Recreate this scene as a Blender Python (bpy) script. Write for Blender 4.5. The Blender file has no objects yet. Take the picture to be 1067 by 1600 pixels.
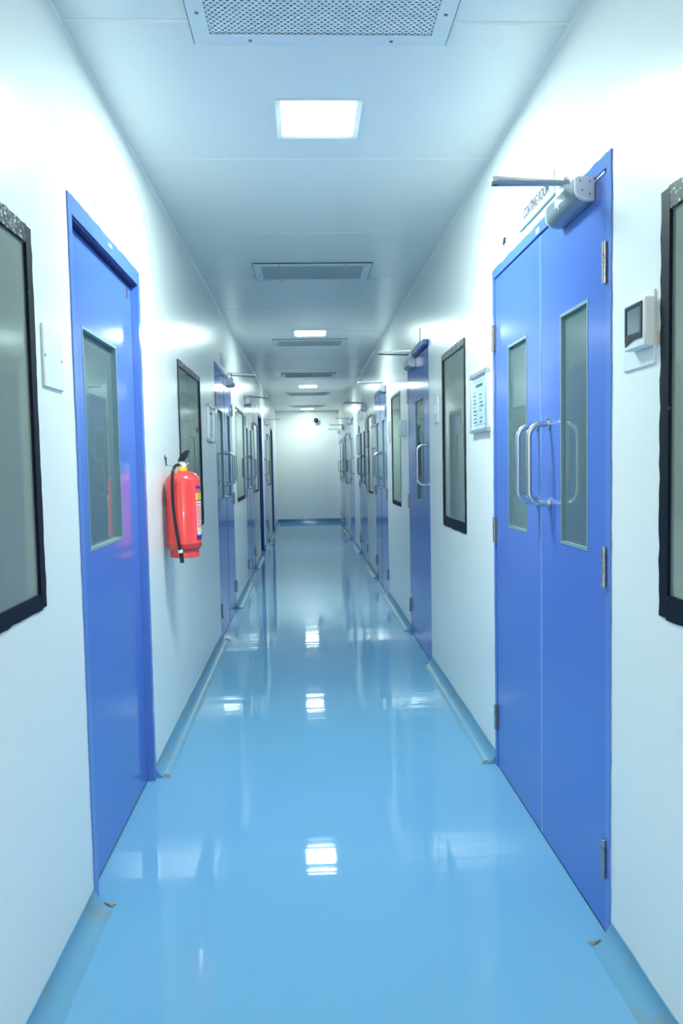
import bpy, bmesh, math, random
from mathutils import Vector, Matrix
random.seed(7)
C = bpy.context.scene.collection
PI = math.pi
# ------------------------------------------------------------------ camera, world, exposure
XL, XR, ZC, YE, YB = -0.6325, 0.767, 2.46, 16.9, -3.4
F, YAW, PITCH, ROLL, CAMH = 1187.9, 0.04657, 0.061357, -0.019357, 1.25
fwd = Vector((math.sin(YAW)*math.cos(PITCH), math.cos(YAW)*math.cos(PITCH), -math.sin(PITCH)))
rgt = Vector((math.cos(YAW), -math.sin(YAW), 0)); up = rgt.cross(fwd)
r2 = math.cos(ROLL)*rgt + math.sin(ROLL)*up
u2 = -math.sin(ROLL)*rgt + math.cos(ROLL)*up
cd = bpy.data.cameras.new('camera'); cam = bpy.data.objects.new('camera', cd); C.objects.link(cam)
cam.matrix_world = Matrix(((r2.x, u2.x, -fwd.x, 0), (r2.y, u2.y, -fwd.y, 0), (r2.z, u2.z, -fwd.z, CAMH), (0, 0, 0, 1)))
cd.sensor_fit = 'VERTICAL'; cd.sensor_height = 24.0; cd.lens = 24.0*F/1600; cd.clip_start = 0.02
bpy.context.scene.camera = cam
w = bpy.data.worlds.new('world'); bpy.context.scene.world = w; w.use_nodes = True
w.node_tree.nodes['Background'].inputs[0].default_value = (0.02, 0.025, 0.03, 1)
sc = bpy.context.scene
vs = sc.view_settings; sc.display_settings.display_device = 'sRGB'
vs.view_transform = 'Standard'; vs.look = 'None'; vs.gamma = 1; vs.use_curve_mapping = False; vs.exposure = 1.22
sc.cycles.use_denoising = True; sc.cycles.max_bounces = 10; sc.cycles.caustics_reflective = True
sc.cycles.sample_clamp_indirect = 6.0
LAMP = (0.80, 1.0, 0.96); LAMP_NEAR = (1.0, 0.95, 0.88)
# lamp y centre, emission strength (the LED panels along the corridor; the first one hangs behind the camera)
LAMPS = [(-1.55, 118), (2.735, 90), (7.02, 48), (11.65, 37), (16.25, 31)]

# ------------------------------------------------------------------ materials
def mat(name, col, rough=0.5, metal=0.0, spec=0.5, coat=0.0, bump=None, emit=None, var=None, coatr=0.05):
    m = bpy.data.materials.new(name); m.use_nodes = True
    nt = m.node_tree; b = nt.nodes['Principled BSDF']
    b.inputs['Base Color'].default_value = (*col, 1)
    b.inputs['Roughness'].default_value = rough; b.inputs['Metallic'].default_value = metal
    b.inputs['Specular IOR Level'].default_value = spec
    b.inputs['Coat Weight'].default_value = coat; b.inputs['Coat Roughness'].default_value = coatr
    if emit:
        b.inputs['Emission Color'].default_value = (*emit[0], 1); b.inputs['Emission Strength'].default_value = emit[1]
    tc = nt.nodes.new('ShaderNodeTexCoord') if (bump or var) else None
    if var:   # (scale, amount, second colour)
        n = nt.nodes.new('ShaderNodeTexNoise'); n.inputs['Scale'].default_value = var[0]; n.inputs['Detail'].default_value = 6
        nt.links.new(tc.outputs['Object'], n.inputs['Vector'])
        r = nt.nodes.new('ShaderNodeValToRGB'); r.color_ramp.elements[0].position = var[1]; r.color_ramp.elements[1].position = var[3] if len(var) > 3 else 0.75
        r.color_ramp.elements[0].color = (*col, 1); r.color_ramp.elements[1].color = (*var[2], 1)
        nt.links.new(n.outputs['Fac'], r.inputs['Fac']); nt.links.new(r.outputs['Color'], b.inputs['Base Color'])
    if bump:  # list of (scale, strength, distance)
        last = None
        for s, st, d in bump:
            n = nt.nodes.new('ShaderNodeTexNoise'); n.inputs['Scale'].default_value = s; n.inputs['Detail'].default_value = 2
            nt.links.new(tc.outputs['Object'], n.inputs['Vector'])
            bp = nt.nodes.new('ShaderNodeBump'); bp.inputs['Strength'].default_value = st; bp.inputs['Distance'].default_value = d
            nt.links.new(n.outputs['Fac'], bp.inputs['Height'])
            if last: nt.links.new(last.outputs['Normal'], bp.inputs['Normal'])
            last = bp
        nt.links.new(last.outputs['Normal'], b.inputs['Normal'])
        if coat: nt.links.new(last.outputs['Normal'], b.inputs['Coat Normal'])
    return m

def glass_mat(name, tint, body, k, ior=1.9):
    m = bpy.data.materials.new(name); m.use_nodes = True; nt = m.node_tree
    for n in list(nt.nodes): nt.nodes.remove(n)
    o = nt.nodes.new('ShaderNodeOutputMaterial'); mx = nt.nodes.new('ShaderNodeMixShader'); m2 = nt.nodes.new('ShaderNodeMixShader')
    tr = nt.nodes.new('ShaderNodeBsdfTransparent'); tr.inputs[0].default_value = (*tint, 1)
    df = nt.nodes.new('ShaderNodeBsdfDiffuse'); df.inputs[0].default_value = (*body, 1)
    gl = nt.nodes.new('ShaderNodeBsdfGlossy'); gl.inputs['Roughness'].default_value = 0.012; gl.inputs[0].default_value = (0.80, 0.90, 0.88, 1)
    fr = nt.nodes.new('ShaderNodeFresnel'); fr.inputs[0].default_value = ior
    m2.inputs[0].default_value = k
    nt.links.new(tr.outputs[0], m2.inputs[1]); nt.links.new(df.outputs[0], m2.inputs[2])
    nt.links.new(fr.outputs[0], mx.inputs[0]); nt.links.new(m2.outputs[0], mx.inputs[1]); nt.links.new(gl.outputs[0], mx.inputs[2])
    nt.links.new(mx.outputs[0], o.inputs[0]); return m

M = {}
M['wall'] = mat('white_wall_paint', (0.89, 0.91, 0.88), 0.27, spec=0.5, bump=[(1.6, 0.25, 0.02), (60, 0.05, 0.002)])
M['ceil'] = mat('ceiling_panel_paint', (0.84, 0.87, 0.86), 0.27, spec=0.6, bump=[(1.3, 0.22, 0.02), (70, 0.04, 0.002)])
M['floor'] = mat('blue_epoxy', (0.16, 0.385, 0.60), 0.045, spec=0.5, bump=[(2.2, 0.08, 0.012), (9, 0.03, 0.004)], var=(1.4, 0.35, (0.175, 0.405, 0.62)))
# roller marks: shallow ripples lying across the corridor
_nt = M['floor'].node_tree; _b = _nt.nodes['Principled BSDF']; _b.inputs['IOR'].default_value = 1.3; _l = _b.inputs['Normal'].links[0].from_node
_tc = _nt.nodes.new('ShaderNodeTexCoord'); _mp = _nt.nodes.new('ShaderNodeMapping'); _mp.inputs['Scale'].default_value = (0.5, 7.0, 1)
_n = _nt.nodes.new('ShaderNodeTexNoise'); _n.inputs['Scale'].default_value = 2.2; _n.inputs['Detail'].default_value = 1.5
_bp = _nt.nodes.new('ShaderNodeBump'); _bp.inputs['Strength'].default_value = 0.10; _bp.inputs['Distance'].default_value = 0.006
_nt.links.new(_tc.outputs['Object'], _mp.inputs['Vector']); _nt.links.new(_mp.outputs['Vector'], _n.inputs['Vector']); _nt.links.new(_n.outputs['Fac'], _bp.inputs['Height'])
_nt.links.new(_l.outputs['Normal'], _bp.inputs['Normal']); _nt.links.new(_bp.outputs['Normal'], _b.inputs['Normal'])
M['cove'] = mat('blue_coving', (0.14, 0.34, 0.51), 0.26, spec=0.35, bump=[(8, 0.2, 0.006)], var=(7, 0.50, (0.20, 0.27, 0.26)))
M['door'] = mat('blue_door_paint', (0.09, 0.19, 0.60), 0.14, spec=0.55, bump=[(2.0, 0.10, 0.01), (140, 0.02, 0.001)])
M['frame'] = mat('blue_frame_paint', (0.11, 0.23, 0.62), 0.15, spec=0.6, bump=[(40, 0.03, 0.001)])
M['worn'] = mat('worn_paint_edge', (0.40, 0.60, 0.85), 0.35)
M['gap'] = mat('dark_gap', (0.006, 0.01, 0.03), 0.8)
M['steel'] = mat('stainless_steel', (0.64, 0.65, 0.65), 0.22, 1.0)
M['hinge'] = mat('hinge_steel', (0.48, 0.46, 0.45), 0.30, 1.0, var=(60, 0.5, (0.30, 0.24, 0.21)))
M['bead'] = mat('glazing_bead', (0.20, 0.32, 0.35), 0.4)
M['glass'] = glass_mat('window_glass', (0.55, 0.65, 0.60), (0.33, 0.37, 0.32), 0.85)
M['dglass'] = glass_mat('vision_glass', (0.50, 0.62, 0.60), (0.17, 0.24, 0.26), 0.75, 1.9)
M['tape'] = mat('black_sealant', (0.004, 0.008, 0.018), 0.5, spec=0.15, var=(55, 0.68, (0.10, 0.12, 0.14), 0.74))
M['tapetop'] = mat('black_sealant_scuffed', (0.005, 0.010, 0.02), 0.45, spec=0.2, var=(130, 0.60, (0.50, 0.56, 0.60), 0.62))
M['white'] = mat('white_plastic', (0.80, 0.84, 0.85), 0.35)
M['whitemetal'] = mat('white_powder_coat', (0.76, 0.83, 0.86), 0.3, bump=[(80, 0.04, 0.001)])
M['seal'] = mat('white_silicone', (0.92, 0.88, 0.86), 0.45)
M['jointd'] = mat('joint_dark', (0.07, 0.10, 0.12), 0.7)  # dark backing seen in the joints between ceiling panels
M['screw'] = mat('screw_metal', (0.25, 0.25, 0.26), 0.4, 0.8)
M['cavity'] = mat('vent_cavity', (0.20, 0.23, 0.25), 0.8)
M['alu'] = mat('aluminium', (0.78, 0.80, 0.82), 0.3, 0.85)
M['alud'] = mat('aluminium_corner', (0.42, 0.47, 0.50), 0.35, 0.6)
M['paper'] = mat('pale_blue_paper', (0.55, 0.74, 0.90), 0.3, coat=0.4)
M['ink'] = mat('dark_ink', (0.04, 0.07, 0.12), 0.6)
M['sign'] = mat('sign_plate', (0.80, 0.90, 0.92), 0.25)
M['signd'] = mat('grey_sign_plate', (0.33, 0.40, 0.42), 0.35)
M['signline'] = mat('sign_line', (0.25, 0.42, 0.46), 0.5)
M['screen'] = mat('grey_screen', (0.16, 0.22, 0.24), 0.08, spec=0.8)
M['black'] = mat('black_plastic', (0.010, 0.012, 0.018), 0.3)
M['rubber'] = mat('black_rubber', (0.012, 0.014, 0.02), 0.28)
M['red'] = mat('red_paint', (0.86, 0.055, 0.055), 0.22, coat=0.5, bump=[(20, 0.03, 0.002)])
M['yellow'] = mat('yellow_plastic', (0.88, 0.66, 0.06), 0.35)
M['navy'] = mat('navy_print', (0.03, 0.03, 0.25), 0.4)
M['lwhite'] = mat('white_print', (0.85, 0.80, 0.80), 0.4)
M['brass'] = mat('valve_metal', (0.72, 0.70, 0.62), 0.3, 0.9)
M['closer'] = mat('silver_closer_paint', (0.26, 0.32, 0.36), 0.28, 0.3)
M['closercap'] = mat('closer_end_cap', (0.80, 0.80, 0.80), 0.25, 0.2)
M['shade_navy'] = mat('navy_soffit_shade', (0.008, 0.015, 0.10), 0.6)  # shade under recessed door heads, put in as colour
M['navyframe'] = mat('dark_blue_frame', (0.035, 0.065, 0.27), 0.3)
M['cove_end'] = mat('dark_blue_coving', (0.075, 0.19, 0.36), 0.14)
M['perf_grey'] = mat('grey_perforated_steel', (0.50, 0.56, 0.58), 0.5)
M['greyband'] = mat('grey_sealant', (0.10, 0.13, 0.14), 0.4)
M['strip'] = mat('dark_grip_strip', (0.035, 0.05, 0.08), 0.5)
M['beige'] = mat('beige_adhesive', (0.72, 0.55, 0.36), 0.6)
M['room'] = mat('side_room_wall', (0.55, 0.60, 0.58), 0.6)
M['kick'] = mat('stained_corner', (0.22, 0.20, 0.15), 0.6)

# ------------------------------------------------------------------ mesh helpers
def link(name, bm, m, parent=None, loc=None, smooth=False, bevel=0.0):
    """bm is in WORLD coordinates; the object's origin is its parent's base or loc"""
    me = bpy.data.meshes.new(name)
    o = bpy.data.objects.new(name, me)
    org = Vector(parent['_o']) if parent is not None else Vector(loc if loc else (0, 0, 0))
    bmesh.ops.translate(bm, verts=bm.verts, vec=-org)
    bmesh.ops.recalc_face_normals(bm, faces=bm.faces)
    bm.to_mesh(me); bm.free(); me.materials.append(m)
    C.objects.link(o)
    if parent is not None: o.parent = parent; o['_o'] = tuple(parent['_o'])
    else: o.location = org; o['_o'] = tuple(org)
    if smooth:
        for p in me.polygons: p.use_smooth = True
        me.set_sharp_from_angle(angle=math.radians(40))
    if bevel:
        md = o.modifiers.new('bevel', 'BEVEL'); md.width = bevel; md.segments = 2; md.limit_method = 'ANGLE'; md.angle_limit = math.radians(50)
        for p in me.polygons: p.use_smooth = True
        me.set_sharp_from_angle(angle=math.radians(40))
    return o

def tag(o, label=None, cat=None, group=None, kind=None):
    if label: o['label'] = label
    if cat: o['category'] = cat
    if group: o['group'] = group
    if kind: o['kind'] = kind
    return o

def empty(name, loc, label, cat, group=None, kind=None):
    o = bpy.data.objects.new(name, None); C.objects.link(o); o.location = loc; o['_o'] = tuple(loc)
    o.empty_display_size = 0.05
    return tag(o, label, cat, group, kind)

def wbox(bm, x0, x1, y0, y1, z0, z1):
    vs_ = [bm.verts.new((x, y, z)) for x in (x0, x1) for y in (y0, y1) for z in (z0, z1)]
    for f in ((0, 1, 3, 2), (4, 6, 7, 5), (0, 4, 5, 1), (2, 3, 7, 6), (0, 2, 6, 4), (1, 5, 7, 3)):
        bm.faces.new([vs_[i] for i in f])

def X(side, v): return XL + v if side == 'L' else XR - v

def sbox(bm, side, u0, u1, v0, v1, z0, z1): wbox(bm, X(side, v0), X(side, v1), u0, u1, z0, z1)

def SB(name, side, u0, u1, v0, v1, z0, z1, m, parent, bevel=0.0):
    bm = bmesh.new(); sbox(bm, side, u0, u1, v0, v1, z0, z1); return link(name, bm, m, parent, bevel=bevel)

def frame_holes(bm, side, u0, u1, v0, v1, z0, z1, hole=None):
    """a slab with one rectangular hole"""
    if not hole: sbox(bm, side, u0, u1, v0, v1, z0, z1); return
    a0, a1, b0, b1 = hole
    us = [u0, a0, a1, u1]; zs = [z0, b0, b1, z1]
    g = {}
    for k, v in enumerate((v0, v1)):
        for i, u in enumerate(us):
            for j, z in enumerate(zs): g[k, i, j] = bm.verts.new((X(side, v), u, z))
    for k in (0, 1):
        for i in range(3):
            for j in range(3):
                if i == 1 and j == 1: continue
                bm.faces.new((g[k, i, j], g[k, i+1, j], g[k, i+1, j+1], g[k, i, j+1]))
    for i in range(3):
        for j in (0, 3): bm.faces.new((g[0, i, j], g[0, i+1, j], g[1, i+1, j], g[1, i, j]))
        for j2 in (0, 3): bm.faces.new((g[0, j2, i], g[0, j2, i+1], g[1, j2, i+1], g[1, j2, i]))
    for j in (1, 2): bm.faces.new((g[0, 1, j], g[0, 2, j], g[1, 2, j], g[1, 1, j]))
    for i in (1, 2): bm.faces.new((g[0, i, 1], g[0, i, 2], g[1, i, 2], g[1, i, 1]))

def tube(bm, pts, r, n=10, caps=True, radii=None):
    pts = [Vector(p) for p in pts]; rings = []
    t0 = (pts[1]-pts[0]).normalized()
    a = t0.orthogonal().normalized()
    for i, p in enumerate(pts):
        t = ((pts[min(i+1, len(pts)-1)]-pts[max(i-1, 0)])).normalized()
        a = (a - t*a.dot(t)).normalized(); b = t.cross(a)
        rr = radii[i] if radii else r
        rings.append([bm.verts.new(p + rr*(math.cos(2*PI*k/n)*a + math.sin(2*PI*k/n)*b)) for k in range(n)])
    for i in range(len(rings)-1):
        for k in range(n): bm.faces.new((rings[i][k], rings[i][(k+1) % n], rings[i+1][(k+1) % n], rings[i+1][k]))
    if caps: bm.faces.new(rings[0][::-1]); bm.faces.new(rings[-1])

def lathe(bm, c, prof, n=32, axis='z'):
    rings = []
    for r, h in prof:
        rr = []
        for k in range(n):
            a = 2*PI*k/n
            if axis == 'z': p = (c[0]+r*math.cos(a), c[1]+r*math.sin(a), c[2]+h)
            elif axis == 'x': p = (c[0]+h, c[1]+r*math.cos(a), c[2]+r*math.sin(a))
            else: p = (c[0]+r*math.cos(a), c[1]+h, c[2]+r*math.sin(a))
            rr.append(bm.verts.new(p))
        rings.append(rr)
    for i in range(len(rings)-1):
        for k in range(n): bm.faces.new((rings[i][k], rings[i][(k+1) % n], rings[i+1][(k+1) % n], rings[i+1][k]))
    bm.faces.new(rings[0][::-1]); bm.faces.new(rings[-1])

def prism(bm, pts2, f0, f1):
    """pts2: list of 2D points; f0/f1 map a 2D point to 3D on the two faces"""
    a = [bm.verts.new(f0(*p)) for p in pts2]; b = [bm.verts.new(f1(*p)) for p in pts2]
    bm.faces.new(a); bm.faces.new(b[::-1])
    n = len(a)
    for i in range(n): bm.faces.new((a[i], a[(i+1) % n], b[(i+1) % n], b[i]))

def jag(bm, side, u0, u1, z0, z1, v0, v1, edge, amp, step=0.03):
    """a flat band on the wall whose outer edge ('top','bottom','near','far') is ragged"""
    L = (u1-u0) if edge in ('top', 'bottom') else (z1-z0)
    n = max(3, int(L/step)); ts = [i/n for i in range(n+1)]
    j = [random.uniform(-amp, amp) for _ in ts]; j[0] = j[-1] = 0
    up_ = []; lo_ = []
    for t, d in zip(ts, j):
        if edge == 'top': lo_.append((u0+t*(u1-u0), z0)); up_.append((u0+t*(u1-u0), z1+d))
        elif edge == 'bottom': lo_.append((u0+t*(u1-u0), z1)); up_.append((u0+t*(u1-u0), z0+d))
        elif edge == 'far': lo_.append((u0, z0+t*(z1-z0))); up_.append((u1+d, z0+t*(z1-z0)))
        else: lo_.append((u1, z0+t*(z1-z0))); up_.append((u0+d, z0+t*(z1-z0)))
    rows = []
    for v in (v0, v1):
        rows.append([[bm.verts.new((X(side, v), a, b)) for a, b in r] for r in (lo_, up_)])
    for i in range(n):
        for k in (0, 1): bm.faces.new((rows[k][0][i], rows[k][0][i+1], rows[k][1][i+1], rows[k][1][i]))
        for q in (0, 1): bm.faces.new((rows[0][q][i], rows[0][q][i+1], rows[1][q][i+1], rows[1][q][i]))
    for i in (0, n): bm.faces.new((rows[0][0][i], rows[0][1][i], rows[1][1][i], rows[1][0][i]))

def text_mesh(name, body, side, uc, zc, wid, hei, v, m, parent, depth=0.0008):
    cu = bpy.data.curves.new('t', 'FONT'); cu.body = body; cu.size = 1; cu.extrude = 0.01; cu.offset = 0.028
    to = bpy.data.objects.new('t', cu); C.objects.link(to)
    dg = bpy.context.evaluated_depsgraph_get(); dg.update()
    me = bpy.data.meshes.new_from_object(to.evaluated_get(dg))
    xs = [q.co.x for q in me.vertices]; ys = [q.co.y for q in me.vertices]
    x0, x1, y0, y1 = min(xs), max(xs), min(ys), max(ys)
    bm = bmesh.new(); bm.from_mesh(me)
    s = 1 if side == 'L' else -1
    for q in bm.verts:
        a = ((q.co.x-x0)/(x1-x0)-0.5)*wid; b = ((q.co.y-y0)/(y1-y0)-0.5)*hei
        q.co = (X(side, v+(depth if q.co.z > 0 else 0)), uc+s*a, zc+b)
    bpy.data.objects.remove(to); bpy.data.curves.remove(cu); bpy.data.meshes.remove(me)
    return link(name, bm, m, parent)

# ------------------------------------------------------------------ openings
DL = [(2.15, 3.04), (5.50, 6.70), (8.15, 9.35), (10.50, 11.38), (11.90, 12.85), (14.20, 15.08)]
DR = [(1.875, 3.055), (4.66, 5.60), (7.08, 8.30), (9.45, 10.70), (11.85, 12.90), (14.55, 15.75), (16.02, 16.72)]
DH = 2.01
WL = [(0.95, 1.845, 0.925, 1.815), (3.90, 4.71, 0.91, 1.80), (7.08, 8.00, 0.93, 1.81), (9.58, 10.35, 0.93, 1.81), (13.15, 13.95, 0.93, 1.81)]
WR = [(0.75, 1.605, 0.91, 1.81), (3.60, 4.20, 0.91, 1.84), (6.07, 6.68, 0.91, 1.83), (8.60, 9.20, 0.92, 1.82), (13.55, 14.30, 0.92, 1.82)]

# ------------------------------------------------------------------ shell
def build_wall(name, side, doors, wins, label):
    us = sorted({YB, YE} | {a for d in doors for a in d} | {a for w_ in wins for a in w_[:2]})
    zs = sorted({0, ZC, DH} | {a for w_ in wins for a in w_[2:]})
    T = -0.10
    def solid(u, z):
        if any(d[0] < u < d[1] and z < DH for d in doors): return False
        return not any(w_[0] < u < w_[1] and w_[2] < z < w_[3] for w_ in wins)
    bm = bmesh.new(); vd = {}
    def V(v, i, j):
        if (v, i, j) not in vd: vd[v, i, j] = bm.verts.new((X(side, v), us[i], zs[j]))
        return vd[v, i, j]
    nu, nz = len(us)-1, len(zs)-1
    S = [[solid((us[i]+us[i+1])/2, (zs[j]+zs[j+1])/2) for j in range(nz)] for i in range(nu)]
    for i in range(nu):
        for j in range(nz):
            if not S[i][j]: continue
            for v in (0, T): bm.faces.new((V(v, i, j), V(v, i+1, j), V(v, i+1, j+1), V(v, i, j+1)))
            for di, dj, a, b in ((-1, 0, (i, j), (i, j+1)), (1, 0, (i+1, j), (i+1, j+1)), (0, -1, (i, j), (i+1, j)), (0, 1, (i, j+1), (i+1, j+1))):
                ii, jj = i+di, j+dj
                if not (0 <= ii < nu and 0 <= jj < nz) or not S[ii][jj]:
                    bm.faces.new((V(0, *a), V(0, *b), V(T, *b), V(T, *a)))
    o = link(name, bm, M['wall']); return tag(o, label, 'wall', kind='structure')
wall_left = build_wall('wall_left', 'L', DL, WL, 'glossy white painted wall on the left, behind the red fire extinguisher')
wall_right = build_wall('wall_right', 'R', DR, WR, 'glossy white painted wall on the right with the room sign')
def plane_box(name, b, m, label, cat):
    bm = bmesh.new(); wbox(bm, *b); return tag(link(name, bm, m), label, cat, kind='structure')
plane_box('wall_back', (XL-0.1, XR+0.1, YE, YE+0.1, 0, ZC), M['wall'], 'white end wall closing the corridor, with a small dark camera', 'wall')
plane_box('wall_front', (XL-0.1, XR+0.1, YB-0.1, YB, 0, ZC), M['wall'], 'white wall closing the corridor behind the viewer', 'wall')
floor = plane_box('floor', (XL-0.1, XR+0.1, YB, YE, -0.05, 0), M['floor'], 'mirror glossy light blue epoxy floor of the corridor', 'floor')
# dim rooms behind the walls, seen faintly through the panes
for side, lab in (('L', 'pale walls of the dim rooms behind the left windows'), ('R', 'pale walls of the dim rooms behind the right windows')):
    bm = bmesh.new(); xa, xb = sorted((X(side, -0.1), X(side, -1.3)))
    vsx = [(xa, xb)]
    xo = X(side, -1.3); xi = X(side, -0.101)
    for quad in (((xo, YB, 0), (xo, YE, 0), (xo, YE, ZC), (xo, YB, ZC)), ((xo, YB, -0.01), (xo, YE, -0.01), (xi, YE, -0.01), (xi, YB, -0.01)),
                 ((xo, YB, ZC), (xo, YE, ZC), (xi, YE, ZC), (xi, YB, ZC)), ((xo, YB, 0), (xi, YB, 0), (xi, YB, ZC), (xo, YB, ZC)), ((xo, YE, 0), (xi, YE, 0), (xi, YE, ZC), (xo, YE, ZC))):
        bm.faces.new([bm.verts.new(q) for q in quad])
    tag(link('wall_side_room', bm, M['room']), lab, 'wall', kind='structure')

# ceiling: backing slab with one panel per bay, joints between
bm = bmesh.new(); wbox(bm, XL-0.1, XR+0.1, YB, YE, ZC+0.004, ZC+0.06)
ceiling = tag(link('ceiling', bm, M['jointd'], loc=(0, 0, ZC)), 'glossy pale blue panelled ceiling over the corridor', 'ceiling', kind='structure')
joints = [2.152, 3.09, 4.04, 4.985, 5.94, 6.90, 7.78, 8.67, 9.63, 10.66, 11.58, 12.50, 13.43, 14.36, 15.30, 16.2]
ys = [YB] + [2.152-0.945*k for k in range(5, 0, -1)] + joints + [YE]
for i in range(len(ys)-1):
    g = 0.0025 if ys[i] < 4.5 else 0.0035 if ys[i] < 8 else 0.0055
    bm = bmesh.new(); wbox(bm, XL, XR, ys[i]+g, ys[i+1]-g, ZC, ZC+0.0035)
    link('panel', bm, M['ceil'], ceiling)
for y, wd, m in ((2.152, 0.007, M['seal']), (3.09, 0.0022, M['seal']), (4.04, 0.0015, M['seal'])):
    bm = bmesh.new(); wbox(bm, XL, XR, y-wd, y+wd, ZC-0.0012, ZC+0.003); link('sealant_strip', bm, m, ceiling)
# sealant beads where the walls meet the ceiling
for side in 'LR':
    bm = bmesh.new()
    pr = [(0, 0), (0.008, 0), (0, -0.009)]
    n = 90; rows = []
    for i in range(n+1):
        y = YB+(YE-YB)*i/n; k = random.uniform(0.55, 1.4)
        rows.append([bm.verts.new((X(side, a*k), y, ZC+b*k)) for a, b in pr])
    for i in range(n):
        for q in range(3): bm.faces.new((rows[i][q], rows[i][(q+1) % 3], rows[i+1][(q+1) % 3], rows[i+1][q]))
    tag(link('trim_1' if side == 'L' else 'trim_2', bm, M['wall'], smooth=True), 'thin sealant bead along the %s ceiling edge' % ('left' if side == 'L' else 'right'), 'trim', kind='structure')

# coving strips between doors
def cove(side, y0, y1, label):
    bm = bmesh.new(); r = 0.052; prof = [(0.0, r+0.002), (0.003, r+0.002)]
    N = 8
    for i in range(N+1):
        a = PI/2*i/N; prof.append((0.002+r*(1-math.cos(a)), 0.001+r*(1-math.sin(a))))
    prof += [(r+0.006, 0.0005), (r+0.006, -0.002), (0, -0.002)]
    n = max(2, int((y1-y0)/0.12)); rows = []
    for i in range(n+1):
        y = y0+(y1-y0)*i/n; k = 1+random.uniform(-0.05, 0.05) if 0 < i < n else 1
        rows.append([bm.verts.new((X(side, a*k), y, b*k)) for a, b in prof])
    P_ = len(prof)
    for i in range(n):
        for q in range(P_): bm.faces.new((rows[i][q], rows[i][(q+1) % P_], rows[i+1][(q+1) % P_], rows[i+1][q]))
    bm.faces.new(rows[0]); bm.faces.new(rows[-1][::-1])
    nm = 'baseboard_left' if side == 'L' else 'baseboard_right'
    o = tag(link(nm, bm, M['cove'], loc=(X(side, 0), y0, 0), smooth=True), label, 'baseboard', kind='structure')
    return o
ordn = ['nearest', 'second', 'third', 'fourth', 'fifth', 'sixth', 'seventh', 'farthest']
for side, ds in (('L', DL), ('R', DR)):
    e = [YB] + [a for d in ds for a in d] + [YE]
    segs = [(e[i], e[i+1]) for i in range(0, len(e), 2)]
    for i, (a, b) in enumerate(segs):
        s = 'left' if side == 'L' else 'right'
        if i == 0: lb = 'blue curved floor coving in the %s foreground, before the first blue door' % s
        elif i == len(segs)-1: lb = 'short blue floor coving on the %s wall touching the end wall' % s
        else: lb = 'blue-grey floor coving on the %s wall, between its %s and %s door from the front' % (s, ['first', 'second', 'third', 'fourth', 'fifth', 'sixth'][i-1], ['second', 'third', 'fourth', 'fifth', 'sixth', 'seventh'][i-1])
        cv = cove(side, a, b, lb)
        if i < 3:   # stained plaster where the coving stops at a door frame
            for yy, s_ in ((b, -1), (a, 1)):
                if yy == YB or i == 2 and yy == b: continue
                bm = bmesh.new()
                y_ = yy+s_*0.002
                pts = [(X(side, 0.004), yy, 0.001), (X(side, 0.062), y_, 0.0015), (X(side, 0.055), yy+s_*0.02, 0.003), (X(side, 0.035), yy+s_*0.012, 0.012)]
                q = [bm.verts.new(p_) for p_ in pts]; bm.faces.new(q)
                q2 = [bm.verts.new((p_[0], p_[1], p_[2]-0.002)) for p_ in pts]; bm.faces.new(q2[::-1])
                for k in range(4): bm.faces.new((q[k], q[(k+1) % 4], q2[(k+1) % 4], q2[k]))
                link('chipped_end', bm, M['kick'], cv)
# end wall baseboard
bm = bmesh.new()
pr = [(0, 0.075), (0.006, 0.075)] + [(0.008+0.05*(1-math.cos(PI/2*i/6)), 0.001+0.06*(1-math.sin(PI/2*i/6))) for i in range(7)] + [(0.06, -0.002), (0, -0.002)]
prism(bm, pr, lambda a, b: (XL, YE-a, b), lambda a, b: (XR, YE-a, b))
tag(link('baseboard_back', bm, M['cove_end'], loc=(0, YE, 0), smooth=True), 'dark blue coving along the foot of the end wall', 'baseboard', kind='structure')

# ------------------------------------------------------------------ windows
def window(idx, side, r, label, tape=0.028, bot=0.045, glassv=-0.004, ragged=0.003, bold=True):
    u0, u1, z0, z1 = r
    root = empty('window_%d' % idx, (X(side, 0), (u0+u1)/2, z0), label, 'window', kind='structure')
    m, mt = (M['tape'], M['tapetop'])
    for edge, a in (('near', (u0-0.004, u0+tape, z0, z1)), ('far', (u1-tape, u1+0.004, z0, z1)), ('bottom', (u0+tape-0.006, u1-tape+0.006, z0-0.004, z0+bot)), ('top', (u0+tape-0.006, u1-tape+0.006, z1-tape*1.3, z1+0.004))):
        bm = bmesh.new(); jag(bm, side, a[0], a[1], a[2], a[3], -0.006, 0.0035 if edge in ('near', 'far') else 0.003, edge, ragged)
        link('sealant_band', bm, (mt if edge == 'top' else m) if bold or edge == 'bottom' else M['greyband'], root)
    bm = bmesh.new(); sbox(bm, side, u0+0.006, u1-0.006, glassv-0.006, glassv, z0+0.006, z1-0.006); link('pane', bm, M['glass'], root)
    bm = bmesh.new()   # inner frame lining the opening behind the pane
    frame_holes(bm, side, u0+0.001, u1-0.001, -0.095, glassv-0.007, z0+0.001, z1-0.001, (u0+tape, u1-tape, z0+tape, z1-tape)); link('window_frame', bm, M['bead'], root)
    return root
window(1, 'L', WL[0], 'large black-edged window cut by the left edge of the photo, beside the blank switch cover', 0.030, 0.034)
window(2, 'L', WL[1], 'black-edged window behind the red fire extinguisher', 0.022, 0.03)
window(3, 'L', WL[2], 'narrow-looking window between the two distant double doors on the left', 0.015, 0.03, ragged=0.001, bold=False)
window(4, 'L', WL[3], 'far left window just before the recessed dark blue doorway', 0.012, 0.02, ragged=0.001, bold=False)
window(5, 'L', WL[4], 'farthest window on the left wall, before the last dark doorway', 0.012, 0.02, ragged=0.001, bold=False)
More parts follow.
